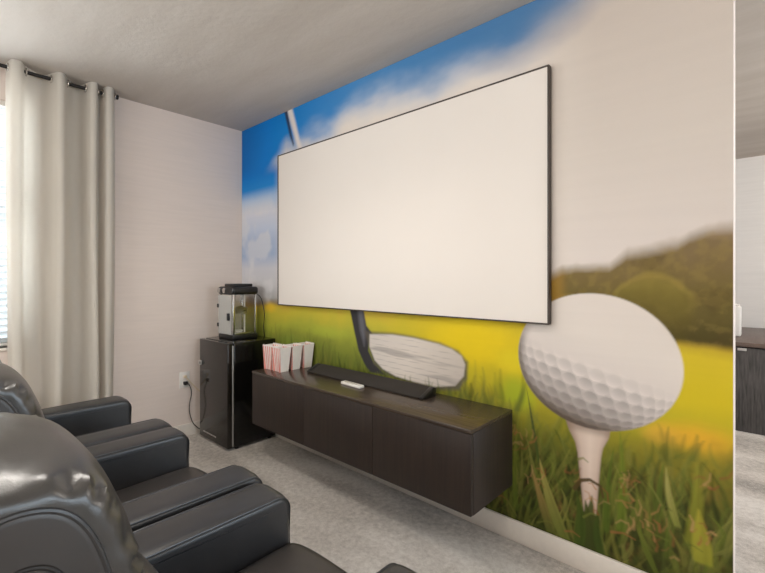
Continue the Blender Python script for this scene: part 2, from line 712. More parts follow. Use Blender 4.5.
for gx, gz, rx, rz, c, a in ((3.42, 0.70, 0.16, 0.07, (236, 178, 52), 0.8), (3.30, 0.69, 0.08, 0.05, (236, 184, 70), 0.6), (2.42, 1.0, 0.3, 0.16, (236, 206, 30), 0.9),
                             (2.66, 0.90, 0.10, 0.07, (226, 206, 40), 0.8), (2.68, 0.74, 0.12, 0.10, (160, 176, 40), 0.8), (0.47, 1.08, 0.10, 0.05, (230, 190, 50), 0.8),
                             (1.2, 0.93, 0.25, 0.05, (178, 190, 66), 0.5), (0.8, 0.80, 0.25, 0.08, (136, 156, 60), 0.5)):
    q = np.sqrt(((X - gx) / rx) ** 2 + ((Z - gz) / rz) ** 2)
    mix(sstep(1.3, 0.2, q + (n3 - 0.5) * 0.4) * a, c)

# soft out-of-focus grass behind
GSTEP = 0.0


def window_of(x0, x1, z0, z1):
    i0, i1 = np.searchsorted(GX, [x0, x1])
    j0, j1 = np.searchsorted(GZ, [z0, z1])
    return slice(max(0, j0 - 1), j1 + 1), slice(max(0, i0 - 1), i1 + 1)


def blade(x0, z0, x1, z1, bend, w, c, a, soft, c2=None):
    """one upright blade of grass from base to tip"""
    zl, zh = min(z0, z1), max(z0, z1)
    if zh - zl < 0.01:
        return
    m = max(w, soft) + abs(bend)
    sl = window_of(min(x0, x1) - m, max(x0, x1) + m, zl, zh)
    x, z = X[sl], Z[sl]
    if x.size == 0:
        return
    t = np.clip((z - z0) / (z1 - z0), 0, 1)
    xc = x0 + (x1 - x0) * t + bend * 4 * t * (1 - t)
    hw = w * (0.6 + 0.4 * np.sin(PI * np.clip(0.2 + 0.8 * t, 0, 1))) * (1 - t ** 2.2)
    mk = np.clip((hw - np.abs(x - xc)) / soft + 0.5, 0, 1) * a * sstep(0, 0.08, t + 0.02) * sstep(1.0, 0.94, t)
    ca = srgb(c)[None, None, :]
    if c2 is not None:
        ca = ca * (1 - t[..., None]) + srgb(c2)[None, None, :] * t[..., None]
    rib = 1 - 0.16 * np.clip(1 - np.abs(x - xc - hw * 0.35) / (hw * 0.5 + 1e-4), 0, 1)
    IMG[sl] = IMG[sl] * (1 - mk[..., None]) + ca * rib[..., None] * mk[..., None]


def streak(pts, w, c, a=1.0, soft=0.006):
    """a stroke through points"""
    pts = np.array(pts, float)
    m = w + soft
    sl = window_of(pts[:, 0].min() - m, pts[:, 0].max() + m, pts[:, 1].min() - m, pts[:, 1].max() + m)
    x, z = X[sl], Z[sl]
    dm = np.full(x.shape, 9.0)
    n = len(pts) - 1
    for k in range(n):
        p, q = pts[k], pts[k + 1]
        v = q - p
        t = np.clip(((x - p[0]) * v[0] + (z - p[1]) * v[1]) / (v @ v + 1e-9), 0, 1)
        dd = np.hypot(x - p[0] - v[0] * t, z - p[1] - v[1] * t)
        taper = w * (1 - 0.6 * (k + t) / n)
        dm = np.minimum(dm, dd - taper)
    mk = np.clip(0.5 - dm / soft, 0, 1) * a
    IMG[sl] = IMG[sl] * (1 - mk[..., None]) + srgb(c)[None, None, :] * mk[..., None]


GREENS = [(98, 108, 40), (84, 96, 36), (112, 118, 46), (70, 80, 30), (120, 124, 50), (90, 98, 42), (130, 128, 56)]
DARKS = [(44, 54, 14), (52, 60, 18), (38, 44, 12), (60, 66, 22), (56, 50, 20)]
DEAD = [(176, 126, 80), (156, 100, 60), (186, 146, 98), (138, 82, 48)]
pick = lambda L: L[rng.integers(len(L))]
rr = lambda a, b: a + (b - a) * rng.random()

# left of the club and behind the console: tall soft tufts
for _ in range(420):
    x0 = rr(0.0, 2.7)
    h = rr(0.05, 0.22) + 0.05 * (x0 < 1.3)
    z0 = rr(0.5, 0.70)
    blade(x0, z0, x0 + rr(-0.05, 0.05), z0 + h, rr(-0.02, 0.02), rr(0.006, 0.016), pick(GREENS), rr(0.25, 0.6), rr(0.012, 0.03))
for _ in range(120):
    x0 = rr(0.0, 2.6)
    z0 = rr(0.5, 0.66)
    blade(x0, z0, x0 + rr(-0.05, 0.05), z0 + rr(0.06, 0.18), rr(-0.02, 0.02), rr(0.005, 0.012), pick(DARKS), rr(0.2, 0.5), rr(0.01, 0.025))

# dense turf on the right, background to foreground
mix(sstep(0.74, 0.60, Z + (n3 - 0.5) * 0.2) * sstep(3.1, 3.35, X) * 0.6, (140, 124, 44))
sh = sstep(0.66, 0.36, Z + (n3 - 0.5) * 0.3 - 0.02 * np.sin(X * 9)) * sstep(2.2, 2.55, X)
mix(sh * 0.9, grad(Z, [(0.1, (34, 38, 14)), (0.35, (46, 50, 18)), (0.6, (80, 84, 30)), (0.8, (126, 126, 38))]))
mix(sh * sstep(0.5, 0.75, n4) * 0.4, (96, 84, 34))
mix(sh * sstep(0.55, 0.8, fbm(X, Z, 16, 91)) * 0.55, (132, 98, 54))
mix(sh * sstep(0.5, 0.75, fbm(X * 1.6, Z, 10, 95)) * 0.5, (104, 112, 44))
for _ in range(260):
    x0, z0 = rr(2.3, 3.55), rr(0.25, 0.62)
    blade(x0, z0, x0 + rr(-0.06, 0.06), z0 + rr(0.06, 0.16), rr(-0.02, 0.02), rr(0.006, 0.013), pick(GREENS), rr(0.3, 0.6), rr(0.012, 0.022))
for _ in range(330):
    x0, z0 = rr(2.3, 3.55), rr(0.0, 0.42)
    blade(x0, z0, x0 + rr(-0.10, 0.10), z0 + rr(0.08, 0.22), rr(-0.03, 0.03), rr(0.006, 0.014), pick(DARKS), rr(0.35, 0.8), rr(0.010, 0.022))
for _ in range(300):
    x0, z0 = rr(2.3, 3.55), rr(0.0, 0.42)
    g = pick(GREENS)
    blade(x0, z0, x0 + rr(-0.10, 0.10), z0 + rr(0.08, 0.24), rr(-0.03, 0.03), rr(0.004, 0.012), tuple(int(v * 0.82) for v in g), rr(0.3, 0.75), rr(0.008, 0.018),
          tuple(min(255, int(v * 1.12)) for v in g))


for _ in range(90):
    x0, z0 = rr(2.45, 3.52), rr(0.05, 0.36)
    g = [(128, 134, 52), (112, 124, 44), (146, 146, 70), (100, 116, 40)][rng.integers(4)]
    blade(x0, z0, x0 + rr(-0.09, 0.09), z0 + rr(0.10, 0.26), rr(-0.03, 0.03), rr(0.005, 0.013), tuple(int(v * 0.75) for v in g), rr(0.5, 0.9), rr(0.006, 0.010), g)


# ball on tee
def poly_mask(pts, soft):
    P = np.array(pts, float)
    lo, hi = P.min(0) - soft, P.max(0) + soft
    dist = np.full(X.shape, 9.0)
    inside = np.zeros(X.shape, bool)
    sl = window_of(lo[0], hi[0], lo[1], hi[1])
    x, z = X[sl], Z[sl]
    dd = np.full(x.shape, 9.0)
    ins = np.zeros(x.shape, bool)
    for k in range(len(P)):
        p, q = P[k], P[(k + 1) % len(P)]
        v = q - p
        t = np.clip(((x - p[0]) * v[0] + (z - p[1]) * v[1]) / (v @ v + 1e-12), 0, 1)
        dd = np.minimum(dd, np.hypot(x - p[0] - v[0] * t, z - p[1] - v[1] * t))
        cr = (p[1] > z) != (q[1] > z)
        with np.errstate(divide='ignore', invalid='ignore'):
            ins ^= cr & (x < (q[0] - p[0]) * (z - p[1]) / (q[1] - p[1] + 1e-12) + p[0])
    dist[sl] = dd
    inside[sl] = ins
    return np.clip(np.where(inside, dist, -dist) / soft + 0.5, 0, 1)


tee = [(2.925, 0.67), (3.115, 0.67), (3.108, 0.625), (3.085, 0.575), (3.077, 0.53), (3.071, 0.46), (3.064, 0.36), (3.056, 0.27), (3.004, 0.27), (2.997, 0.34),
       (2.986, 0.44), (2.977, 0.53), (2.967, 0.575), (2.940, 0.625)]
tmk = poly_mask(tee, 0.008)
txc = 3.02
mix(tmk, grad(np.abs(X - txc - 0.01) * np.interp(Z, [0.28, 0.45, 0.56, 0.65], [30, 22, 17, 10]), [(0, (228, 210, 196)), (0.6, (214, 194, 180)), (1.0, (170, 146, 130))]))
mix(tmk * sstep(0.50, 0.30, Z) * 0.25, (176, 140, 120))
mix(tmk * sstep(0.62, 0.66, Z + 0.01) * 0.55, (120, 100, 84))

BCX, BCZ, BRX, BRZ = 3.036, 0.955, 0.342, 0.304
u, v = (X - BCX) / BRX, (Z - BCZ) / BRZ
r = np.sqrt(u * u + v * v)
bmk = np.clip((1 - r) / 0.025 + 0.5, 0, 1)
lit = 0.30 * u + 0.94 * v
bc = grad(lit + 0.06 * (r > 0) * (1 - r), [(-1.0, (104, 92, 84)), (-0.85, (140, 130, 124)), (-0.62, (176, 168, 164)), (-0.3, (206, 198, 194)), (0.0, (224, 215, 209)), (0.4, (228, 219, 211)), (1.0, (224, 214, 206))])
th = np.arcsin(np.clip(r, 0, 0.999))
k = np.where(r > 1e-3, th / np.maximum(r, 1e-3), 1.0)
a1, b1 = u * k, v * k                                   # unrolled sphere
ca, sa = math.cos(0.22), math.sin(0.22)
a2, b2 = a1 * ca - b1 * sa, a1 * sa + b1 * ca
sp = 0.215
row = np.round(b2 / (sp * 0.866))
best = np.full(X.shape, 9.0)
ox = np.zeros(X.shape)
oz = np.zeros(X.shape)
for dr in (-1, 0, 1):
    rw = row + dr
    off = np.where(np.mod(rw, 2) == 0, 0.0, 0.5) * sp
    cxx = np.round((a2 - off) / sp) * sp + off
    dx, dz = a2 - cxx, b2 - rw * sp * 0.866
    ds = np.hypot(dx, dz)
    m = ds < best
    best = np.where(m, ds, best)
    ox = np.where(m, dx, ox)
    oz = np.where(m, dz, oz)
rad = sp * 0.47
bowl = np.clip(1 - best / rad, 0, 1) ** 0.6
slope = -(ox * 0.25 + oz * 0.97) / rad * (best < rad)    # lit lower lip, dim upper lip
wgt = sstep(0.06, -0.34, lit + (n3 - 0.5) * 0.1) * np.clip(1.1 - 0.35 * r, 0, 1)
shade = 1 + wgt * (0.34 * slope * sstep(0, 0.35, bowl + 0.05) - 0.15 * bowl * sstep(0.2, -0.9, lit) - 0.02 * bowl)
bc = np.clip(bc * shade[..., None], 0, 1)
IMG = IMG * (1 - bmk[..., None]) + bc * bmk[..., None]
# shaded crescent at lower left of the ball
mix(bmk * sstep(0.86, 1.0, r) * sstep(-0.1, -0.75, 0.75 * u + 0.66 * v) * 0.75, (88, 74, 62))

# long blade reaching the ball, foreground blades and dead leaves over the tee's foot
blade(2.80, 0.42, 2.735, 0.79, 0.0, 0.008, (74, 92, 34), 0.95, 0.006, (70, 70, 46))
blade(2.925, 0.10, 2.80, 0.46, -0.015, 0.030, (104, 114, 48), 0.95, 0.008, (170, 160, 84))
blade(2.86, 0.10, 2.76, 0.40, 0.0, 0.024, (88, 100, 40), 0.9, 0.010, (176, 140, 84))
blade(3.40, 0.28, 3.42, 0.62, 0.01, 0.026, (120, 122, 40), 0.8, 0.016, (150, 148, 50))
blade(3.36, 0.33, 3.32, 0.57, -0.01, 0.014, (132, 136, 60), 0.9, 0.009, (184, 176, 104))
blade(3.15, 0.22, 3.15, 0.68, 0.012, 0.018, (92, 112, 34), 0.85, 0.012, (120, 134, 40))
blade(3.10, 0.20, 3.13, 0.60, -0.01, 0.014, (84, 104, 32), 0.8, 0.010)
blade(3.44, 0.22, 3.425, 0.44, 0.0, 0.034, (150, 150, 48), 0.85, 0.012, (176, 166, 58))
blade(2.62, 0.16, 2.60, 0.62, 0.015, 0.012, (100, 118, 36), 0.8, 0.010, (150, 152, 60))
blade(2.68, 0.16, 2.70, 0.66, -0.015, 0.014, (88, 108, 34), 0.8, 0.010, (136, 140, 56))
streak([(2.965, 0.36), (2.99, 0.405), (3.03, 0.42), (3.075, 0.405), (3.085, 0.36)], 0.010, (82, 66, 34), 0.95)
blade(3.02, 0.10, 3.04, 0.36, 0.0, 0.036, (54, 64, 24), 0.97, 0.01, (84, 92, 38))
blade(3.045, 0.10, 3.01, 0.33, 0.0, 0.036, (60, 68, 26), 0.97, 0.01, (76, 84, 34))
blade(2.98, 0.10, 2.97, 0.36, 0.015, 0.026, (70, 88, 30), 0.9, 0.01)
blade(3.08, 0.10, 3.07, 0.30, -0.015, 0.020, (64, 82, 28), 0.9, 0.01)
for cx_, cz_, n_, s_ in ((2.79, 0.34, 9, 0.05), (3.19, 0.43, 9, 0.05), (3.24, 0.31, 16, 0.07), (3.46, 0.54, 5, 0.04), (3.44, 0.33, 7, 0.04), (3.08, 0.32, 6, 0.05),
                         (2.95, 0.40, 4, 0.03), (3.32, 0.25, 6, 0.05), (2.70, 0.47, 4, 0.03), (2.66, 0.56, 4, 0.03), (2.74, 0.52, 4, 0.03)):
    for _ in range(n_):
        x0, z0 = cx_ + rr(-s_, s_), cz_ + rr(-s_, s_)
        an = rr(0, PI)
        L_ = rr(0.015, 0.04)
        streak([(x0, z0), (x0 + L_ * math.cos(an) * 0.6, z0 + L_ * math.sin(an)), (x0 + L_ * math.cos(an + 0.4) * 1.2, z0 + L_ * math.sin(an + 0.4) * 1.6)],
               rr(0.002, 0.006), pick(DEAD), rr(0.35, 0.8), 0.009)
for _ in range(16):
    x0, z0 = rr(2.55, 3.5), rr(0.12, 0.5)
    L_ = rr(0.03, 0.12)
    an = rr(-0.5, 0.5) + (PI if rng.random() < 0.5 else 0)
    streak([(x0, z0), (x0 + L_ * 0.5 * math.cos(an), z0 + L_ * 0.5 * math.sin(an) + 0.012), (x0 + L_ * math.cos(an), z0 + L_ * math.sin(an))],
           rr(0.002, 0.006), pick(GREENS + DEAD[:2] + [(170, 164, 90)]), rr(0.4, 0.85), 0.006)

# club: shaft, hosel, face
streak([(0.745, 2.70), (0.865, 2.40), (1.53, 1.08)], 0.034, (232, 222, 214), 0.95, 0.03)
streak([(0.694, 2.70), (0.765, 2.48), (0.80, 2.40)], 0.020, (46, 54, 76), 0.95, 0.016)
mix(poly_mask([(1.455, 1.12), (1.505, 0.955), (1.545, 0.831), (1.60, 0.75), (1.655, 0.700), (1.80, 0.700), (1.69, 0.765), (1.64, 0.84), (1.645, 0.94), (1.671, 0.964),
               (1.621, 1.008), (1.592, 1.12)], 0.014), (58, 56, 58))
mix(poly_mask([(1.535, 1.12), (1.56, 0.97), (1.60, 0.87), (1.615, 0.96), (1.585, 1.12)], 0.03) * 0.5, (128, 128, 138))
rim = [(1.60, 0.972), (1.66, 0.970), (1.86, 0.979), (2.03, 0.973), (2.22, 0.955), (2.34, 0.922), (2.402, 0.865), (2.396, 0.775), (2.345, 0.702), (2.19, 0.676), (2.02, 0.684), (1.81, 0.704), (1.69, 0.76)]
mix(poly_mask(rim, 0.022) * 0.85, (92, 86, 78))
face = [(1.651, 0.952), (1.74, 0.960), (1.854, 0.968), (2.024, 0.963), (2.209, 0.945), (2.30, 0.925), (2.362, 0.895), (2.385, 0.85), (2.376, 0.785), (2.32, 0.722), (2.179, 0.692),
        (2.024, 0.696), (1.88, 0.708), (1.77, 0.738), (1.699, 0.785), (1.65, 0.869)]
fmk = poly_mask(face, 0.012)
mix(fmk, grad(X + (0.85 - Z) * 0.4, [(1.6, (214, 206, 198)), (2.0, (222, 212, 202)), (2.4, (200, 190, 180))]))
gl = fbm(X * 2.2, (Z + 0.045 * (X - 1.65)) * 22, 1.0, 55, 3)
mix(fmk * sstep(0.56, 0.68, gl) * 0.5, (140, 132, 128))
gv = np.abs(np.mod((Z + 0.045 * (X - 1.65)) / 0.032, 1) - 0.5)
mix(fmk * sstep(0.40, 0.48, gv) * sstep(0.35, 0.6, fbm(X, Z, 8, 66)) * 0.45, (150, 142, 138))
for _ in range(60):
    x0 = rr(1.6, 2.5)
    z0 = rr(0.62, 0.66)
    blade(x0, z0, x0 + rr(-0.03, 0.03), z0 + rr(0.04, 0.10), rr(-0.01, 0.01), rr(0.004, 0.008), pick(GREENS), rr(0.3, 0.7), 0.012)
# faint woven print lines
IMG *= (1 + 0.02 * (vnoise(X * 2, Z * 90, 8) - 0.5))[..., None]
IMG = np.clip(IMG * 0.98, 0.003, 0.92)

nz, nx = X.shape
co = np.empty((nz * nx, 3))
co[:, 0] = X.ravel()
co[:, 1] = -0.0015
co[:, 2] = Z.ravel()
idx = np.arange(nz * nx).reshape(nz, nx)
fa = np.stack([idx[:-1, :-1], idx[:-1, 1:], idx[1:, 1:], idx[1:, :-1]], -1).reshape(-1, 4)
me = bpy.data.meshes.new('wall_mural')
me.vertices.add(len(co))
me.vertices.foreach_set('co', co.ravel())
me.loops.add(fa.size)
me.loops.foreach_set('vertex_index', fa.ravel())
me.polygons.add(len(fa))
me.polygons.foreach_set('loop_start', np.arange(0, fa.size, 4))
me.polygons.foreach_set('loop_total', np.full(len(fa), 4))
me.update()
att = me.color_attributes.new('print', 'FLOAT_COLOR', 'POINT')
att.data.foreach_set('color', np.concatenate([IMG.reshape(-1, 3), np.ones((nz * nx, 1))], 1).ravel())
me.materials.append(M['mural'])
mural = link('wall_mural', me)
tag(mural, 'full-wall printed mural of a golf ball on a tee and a club on grass', 'mural')

# ------------------------------------------------------------ projector screen
t = thing('projector_screen', 'large blank white projector screen in a thin dark frame hung on the mural', 'screen', (1.750, 0, 1.720))
hw, hh = 1.112, 0.613
bm = bmesh.new()
fw = 0.0075
add_box(bm, -hw, hw, -0.042, -0.012, hh - fw, hh, 0.002)
add_box(bm, -hw, hw, -0.042, -0.012, -hh, -hh + fw, 0.002)
add_box(bm, -hw, -hw + fw, -0.0421, -0.012, -hh + fw, hh - fw)
add_box(bm, hw - fw, hw, -0.0421, -0.012, -hh + fw, hh - fw)
obj('frame', bm, M['screen_frame'], t)
obj('screen_surface', box(-hw + fw - 0.001, hw - fw + 0.001, -0.037, -0.025, -hh + fw - 0.001, hh - fw + 0.001), M['screen'], t, smooth=False)
for sx in (-0.7, 0.7):
    bm = bmesh.new()
    add_box(bm, sx - 0.06, sx + 0.06, -0.013, -0.0015, hh - 0.1, hh - 0.03)
    obj('wall_bracket', bm, M['black'], t)

# ------------------------------------------------------------ wall-hung console
X0, X1, YF, ZB, ZT = 0.862, 2.662, -0.405, 0.277, 0.659
t = thing('media_console', 'long black-brown wood-grain cabinet hung on the mural wall', 'cabinet', (X0, -0.0016, ZB))
Wd, Dp, Hh = X1 - X0, -YF, ZT - ZB
bm = bmesh.new()
add_box(bm, 0, 0.018, -Dp + 0.021, -0.001, 0, Hh - 0.0185, 0.0015)
add_box(bm, Wd - 0.018, Wd, -Dp + 0.021, -0.001, 0, Hh - 0.0185, 0.0015)
add_box(bm, 0.018, Wd - 0.018, -Dp + 0.021, -0.001, 0, 0.018, 0.001)
add_box(bm, 0.018, Wd - 0.018, -0.012, -0.001, 0.018, Hh - 0.0185)
for xx in (0.6, 1.2):
    add_box(bm, xx - 0.009, xx + 0.009, -Dp + 0.03, -0.012, 0.018, Hh - 0.0185)
obj('body', bm, M['console'], t)
obj('top', box(0, Wd, -Dp, 0.0, Hh - 0.018, Hh, 0.002), M['console_top'], t)
for k in range(3):
    obj('door', box(k * Wd / 3 + 0.0015, (k + 1) * Wd / 3 - 0.0015, -Dp + 0.001, -Dp + 0.02, 0.001, Hh - 0.020, 0.0015), M['console'], t)

# ------------------------------------------------------------ soundbar and remote
t = thing('soundbar', 'long low black soundbar lying on the wood-grain cabinet against the mural', 'speaker', (1.712, -0.108, ZT))
prof = [(-0.062, 0.0), (-0.068, 0.008), (-0.062, 0.014), (0.022, 0.050), (0.036, 0.052), (0.056, 0.045), (0.056, 0.0)]
bm = bmesh.new()
add_pillow(bm, prof, -0.485, 0.485, 0.004, 6, 12)
obj('grille', bm, M['soundbar'], t)
for sx in (-1, 1):
    bm = bmesh.new()
    xs = sorted((sx * 0.4845, sx * 0.515))
    add_pillow(bm, [(a * 1.01, b) for a, b in prof], xs[0], xs[1], 0.006, 4, 6)
    obj('end_cap', bm, M['black'], t)

t = thing('remote_control', 'small white remote control lying in front of the soundbar', 'remote', (1.715, -0.222, ZT), R(-3))
obj('casing', box(-0.09, 0.09, -0.022, 0.022, 0, 0.018, 0.007, 4), M['white'], t)
bm = bmesh.new()
for k in range(5):
    add_box(bm, -0.07 + k * 0.026, -0.056 + k * 0.026, -0.008, 0.008, 0.0175, 0.0195, 0.0006)
obj('buttons', bm, M['silver'], t)

# ------------------------------------------------------------ popcorn cartons
def carton():
    bm = bmesh.new()
    b0, b1, c0, c1, h = 0.040, 0.032, 0.056, 0.046, 0.182
    n = 9

    def pt(fx, fy, z):
        k = z / h
        return (fx * (b0 + (c0 - b0) * k), fy * (b1 + (c1 - b1) * k), z)
    for sy in (-1, 1):
        for k in range(n):
            x0, x1 = -1 + 2 * k / n, -1 + 2 * (k + 1) / n
            q = [bm.verts.new(pt(x0, sy, 0)), bm.verts.new(pt(x1, sy, 0)), bm.verts.new(pt(x1, sy, h * 0.93)), bm.verts.new(pt(x0, sy, h * 0.93))]
            f = bm.faces.new(q)
            f.material_index = 1 if k % 2 == 0 else 0
            xm = (x0 + x1) / 2
            f = bm.faces.new([q[3], q[2], bm.verts.new(pt(x1, sy, h * 0.97)), bm.verts.new(pt(xm, sy, h)), bm.verts.new(pt(x0, sy, h * 0.97))])
            f.material_index = 0
    for sx in (-1, 1):
        f = bm.faces.new([bm.verts.new(pt(sx, -1, 0)), bm.verts.new(pt(sx, 1, 0)), bm.verts.new(pt(sx, 1, h * 0.96)), bm.verts.new(pt(sx, -1, h * 0.96))])
    bm.faces.new([bm.verts.new(pt(a, b, 0.0)) for a, b in ((-1, -1), (1, -1), (1, 1), (-1, 1))])
    bmesh.ops.remove_doubles(bm, verts=bm.verts[:], dist=0.0004)
    bmesh.ops.solidify(bm, geom=bm.faces[:], thickness=0.0012)
    return bm


cart_labels = ['red-striped white popcorn carton at the left end of the cabinet, nearest the black fridge',
               'red-striped white popcorn carton standing nearest the front edge of the cabinet',
               'red-striped white popcorn carton in the middle, behind the front carton',
               'red-striped white popcorn carton rearmost, against the mural beside the soundbar']
c0 = None
for i, (cx_, cy_, rz) in enumerate(((0.912, -0.268, 0.06), (1.026, -0.268, -0.04), (1.022, -0.166, 0.03), (1.028, -0.062, -0.04))):
    if c0 is None:
        c0 = obj('popcorn_carton', carton(), [M['card'], M['card_red']], smooth=False)
        c0.location = (cx_, cy_, ZT)
        c0.rotation_euler = (0, 0, rz)
        tag(c0, cart_labels[0], 'popcorn box', 'popcorn cartons on the cabinet')
    else:
        c = c0.copy()
        COL.objects.link(c)
        c.location = (cx_, cy_, ZT)
        c.rotation_euler = (0, 0, rz)
        c['label'] = cart_labels[i]

# ------------------------------------------------------------ mini fridge
FX0, FX1, FY0, FY1, FZ = 0.105, 0.578, -0.445, -0.02, 0.825
t = thing('mini_fridge', 'glossy black mini fridge in the room corner with the popcorn machine on top', 'fridge', (FX0, FY0, 0))
w_, d_ = FX1 - FX0, FY1 - FY0
obj('cabinet_body', box(0, w_, 0.052, d_, 0.02, FZ, 0.006, 3), M['fridge'], t)
door = obj('door', box(0, w_, 0, 0.038, 0.022, FZ - 0.002, 0.006, 3), M['fridge_door'], t)
obj('door_trim', box(w_ - 0.011, w_ + 0.0015, 0.040, 0.048, 0.03, FZ - 0.02, 0.002), M['silver'], t)
obj('gasket', box(0.01, w_ - 0.012, 0.038, 0.052, 0.03, FZ - 0.012), M['black_matte'], t)
bm = bmesh.new()
add_box(bm, 0.0, 0.045, -0.012, 0.0, FZ - 0.215, FZ - 0.178, 0.003)
lk = obj('latch', bm, M['silver'], t)
obj('keyhole', box(0.026, 0.043, -0.0135, -0.0115, FZ - 0.207, FZ - 0.188, 0.0005), M['black'], lk)
bm = bmesh.new()
for k in range(11):
    ww = 0.012 if k % 3 else 0.016
    add_box(bm, 0.07 + k * 0.0205, 0.07 + k * 0.0205 + ww, -0.0012, 0.0004, 0.066, 0.076)
obj('badge', bm, M['silver'], t)
for fx in (0.03, w_ - 0.03):
    for fy in (0.09, d_ - 0.04):
        b = lathe([(0.016, 0), (0.018, 0.006), (0.014, 0.022)], 14)
        bmesh.ops.translate(b, verts=b.verts[:], vec=(fx, fy, 0))
        obj('foot', b, M['black'], t)

# ------------------------------------------------------------ popcorn machine
PX0, PX1, PY0, PY1 = 0.172, 0.412, -0.315, -0.085
t = thing('popcorn_machine', 'small glass-cased popcorn machine with a black hood on the mini fridge', 'popcorn machine',
          ((PX0 + PX1) / 2, (PY0 + PY1) / 2, FZ))
a_, b_ = (PX1 - PX0) / 2, (PY1 - PY0) / 2
obj('base', box(-a_, a_, -b_, b_, 0, 0.036, 0.007, 3), M['black'], t)
bm = bmesh.new()
add_box(bm, -a_ - 0.006, a_ + 0.008, -b_ - 0.008, b_ + 0.006, 0.365, 0.432, 0.024, 5)
add_box(bm, -a_ + 0.035, a_ - 0.03, -b_ + 0.035, b_ - 0.03, 0.43, 0.455, 0.008, 3)
obj('hood', bm, M['black'], t)
for sx, sy in ((-1, -1), (1, -1), (1, 1), (-1, 1)):
    obj('corner_post', box(sx * (a_ - 0.014) - 0.009, sx * (a_ - 0.014) + 0.009, sy * (b_ - 0.014) - 0.009, sy * (b_ - 0.014) + 0.009, 0.035, 0.368, 0.002), M['chrome'], t)
bm = bmesh.new()
for sx in (-1, 1):
    add_box(bm, sx * (a_ - 0.008) - 0.0015, sx * (a_ - 0.008) + 0.0015, -b_ + 0.023, b_ - 0.023, 0.036, 0.366)
add_box(bm, -a_ + 0.023, a_ - 0.023, b_ - 0.0095, b_ - 0.0065, 0.036, 0.366)
obj('glass_sides', bm, M['case_glass'], t, smooth=False)
dr = obj('door', box(-a_ + 0.006, a_ - 0.024, -b_ - 0.003, -b_ + 0.003, 0.04, 0.362), M['door_glass'], t, smooth=False)
for z in (0.11, 0.27):
    bm = bmesh.new()
    add_box(bm, -a_ - 0.008, -a_ + 0.014, -b_ - 0.01, -b_ + 0.006, z - 0.016, z + 0.016, 0.003)
    obj('hinge', bm, M['black'], dr)
obj('handle', box(a_ - 0.062, a_ - 0.038, -b_ - 0.022, -b_ - 0.002, 0.155, 0.215, 0.005), M['black'], dr)
b = lathe([(0.038, 0.0), (0.048, 0.006), (0.050, 0.05), (0.053, 0.054), (0.046, 0.058), (0.012, 0.066), (0.008, 0.07)], 28)
bmesh.ops.translate(b, verts=b.verts[:], vec=(0.028, 0.01, 0.20))
ke = obj('kettle', b, M['steel'], t)
bm = tube([(0.028, 0.01, 0.268), (0.028, 0.01, 0.37)], 0.006, 12)
obj('hanger', bm, M['chrome'], ke)
bm = tube([(0.078, 0.01, 0.23), (0.105, 0.01, 0.235)], 0.005, 10)
obj('kettle_handle', bm, M['black'], ke)
obj('tray', box(-a_ + 0.03, a_ - 0.03, -b_ + 0.03, b_ - 0.03, 0.036, 0.05, 0.004), M['chrome'], t)
b = lathe([(0.03, 0.0), (0.036, 0.004), (0.038, 0.018), (0.033, 0.02), (0.02, 0.012)], 20)
bmesh.ops.translate(b, verts=b.verts[:], vec=(0.04, -0.02, 0.05))
add_tube(b, [(0.05, 0.03, 0.05), (0.05, 0.03, 0.37)], 0.007, 10)
obj('measuring_cup', b, M['white'], t)
for sx in (-0.085, 0.0):
    b = lathe([(0.022, 0), (0.022, 0.010), (0.014, 0.014)], 18)
    bmesh.ops.rotate(b, verts=b.verts[:], cent=(0, 0, 0), matrix=Matrix.Rotation(R(90), 3, 'X'))
    bmesh.ops.translate(b, verts=b.verts[:], vec=(sx, -b_ - 0.006, 0.398))
    obj('chrome_cap', b, M['chrome'], t)
# its cord hanging behind the fridge
tag(obj('power_cord', tube(smooth_path([(PX1 - 0.04, PY1 + 0.006, FZ + 0.37), (PX1 + 0.0, PY1 + 0.03, FZ + 0.33), (PX1 + 0.02, PY1 + 0.05, FZ + 0.2), (PX1 - 0.0, -0.03, FZ + 0.08),
                                        (PX1 - 0.02, -0.009, FZ - 0.05), (PX1 - 0.04, -0.009, 0.5)]), 0.0035, 8), M['black']),
    'thin black cord hanging behind the popcorn machine against the mural', 'cord')

# ------------------------------------------------------------ outlet and plugs
t = thing('wall_outlet', 'white double wall outlet beside the fridge low on the left wall', 'outlet', (0.0, -0.527, 0.477))
obj('cover_plate', box(0.0, 0.007, -0.042, 0.042, -0.066, 0.066, 0.0025), M['white'], t)
for z in (-0.027, 0.027):
    obj('socket', box(0.006, 0.0095, -0.018, 0.018, z - 0.016, z + 0.016, 0.003), M['card'], t)
t = thing('black_plug', 'black plug in the wall outlet with its cord dropping to the floor', 'plug', (0.0095, -0.527, 0.452))
obj('plug_body', box(0.0, 0.032, -0.015, 0.015, -0.014, 0.014, 0.005, 3), M['black'], t)
obj('cord', tube(smooth_path([(0.03, 0.0, 0.0), (0.04, 0.014, -0.006), (0.038, 0.035, -0.05), (0.03, 0.042, -0.1), (0.022, 0.034, -0.16), (0.018, 0.03, -0.22), (0.016, 0.042, -0.29),
                              (0.02, 0.07, -0.36), (0.045, 0.13, -0.42), (0.05, 0.22, -0.447), (0.05, 0.4, -0.447)]), 0.0035, 8), M['black'], t)
t = thing('cream_plug', 'cream plug in the wall outlet with a pale cord running behind the fridge', 'plug', (0.0095, -0.527, 0.505))
obj('plug_body', box(0.0, 0.022, -0.011, 0.011, -0.010, 0.010, 0.004, 3), M['cream'], t)
obj('cord', tube(smooth_path([(0.018, 0.0, -0.002), (0.03, 0.02, -0.03), (0.03, 0.06, -0.08), (0.03, 0.10, -0.125), (0.03, 0.17, -0.19), (0.035, 0.28, -0.26)]), 0.0045, 8), M['cream'], t)

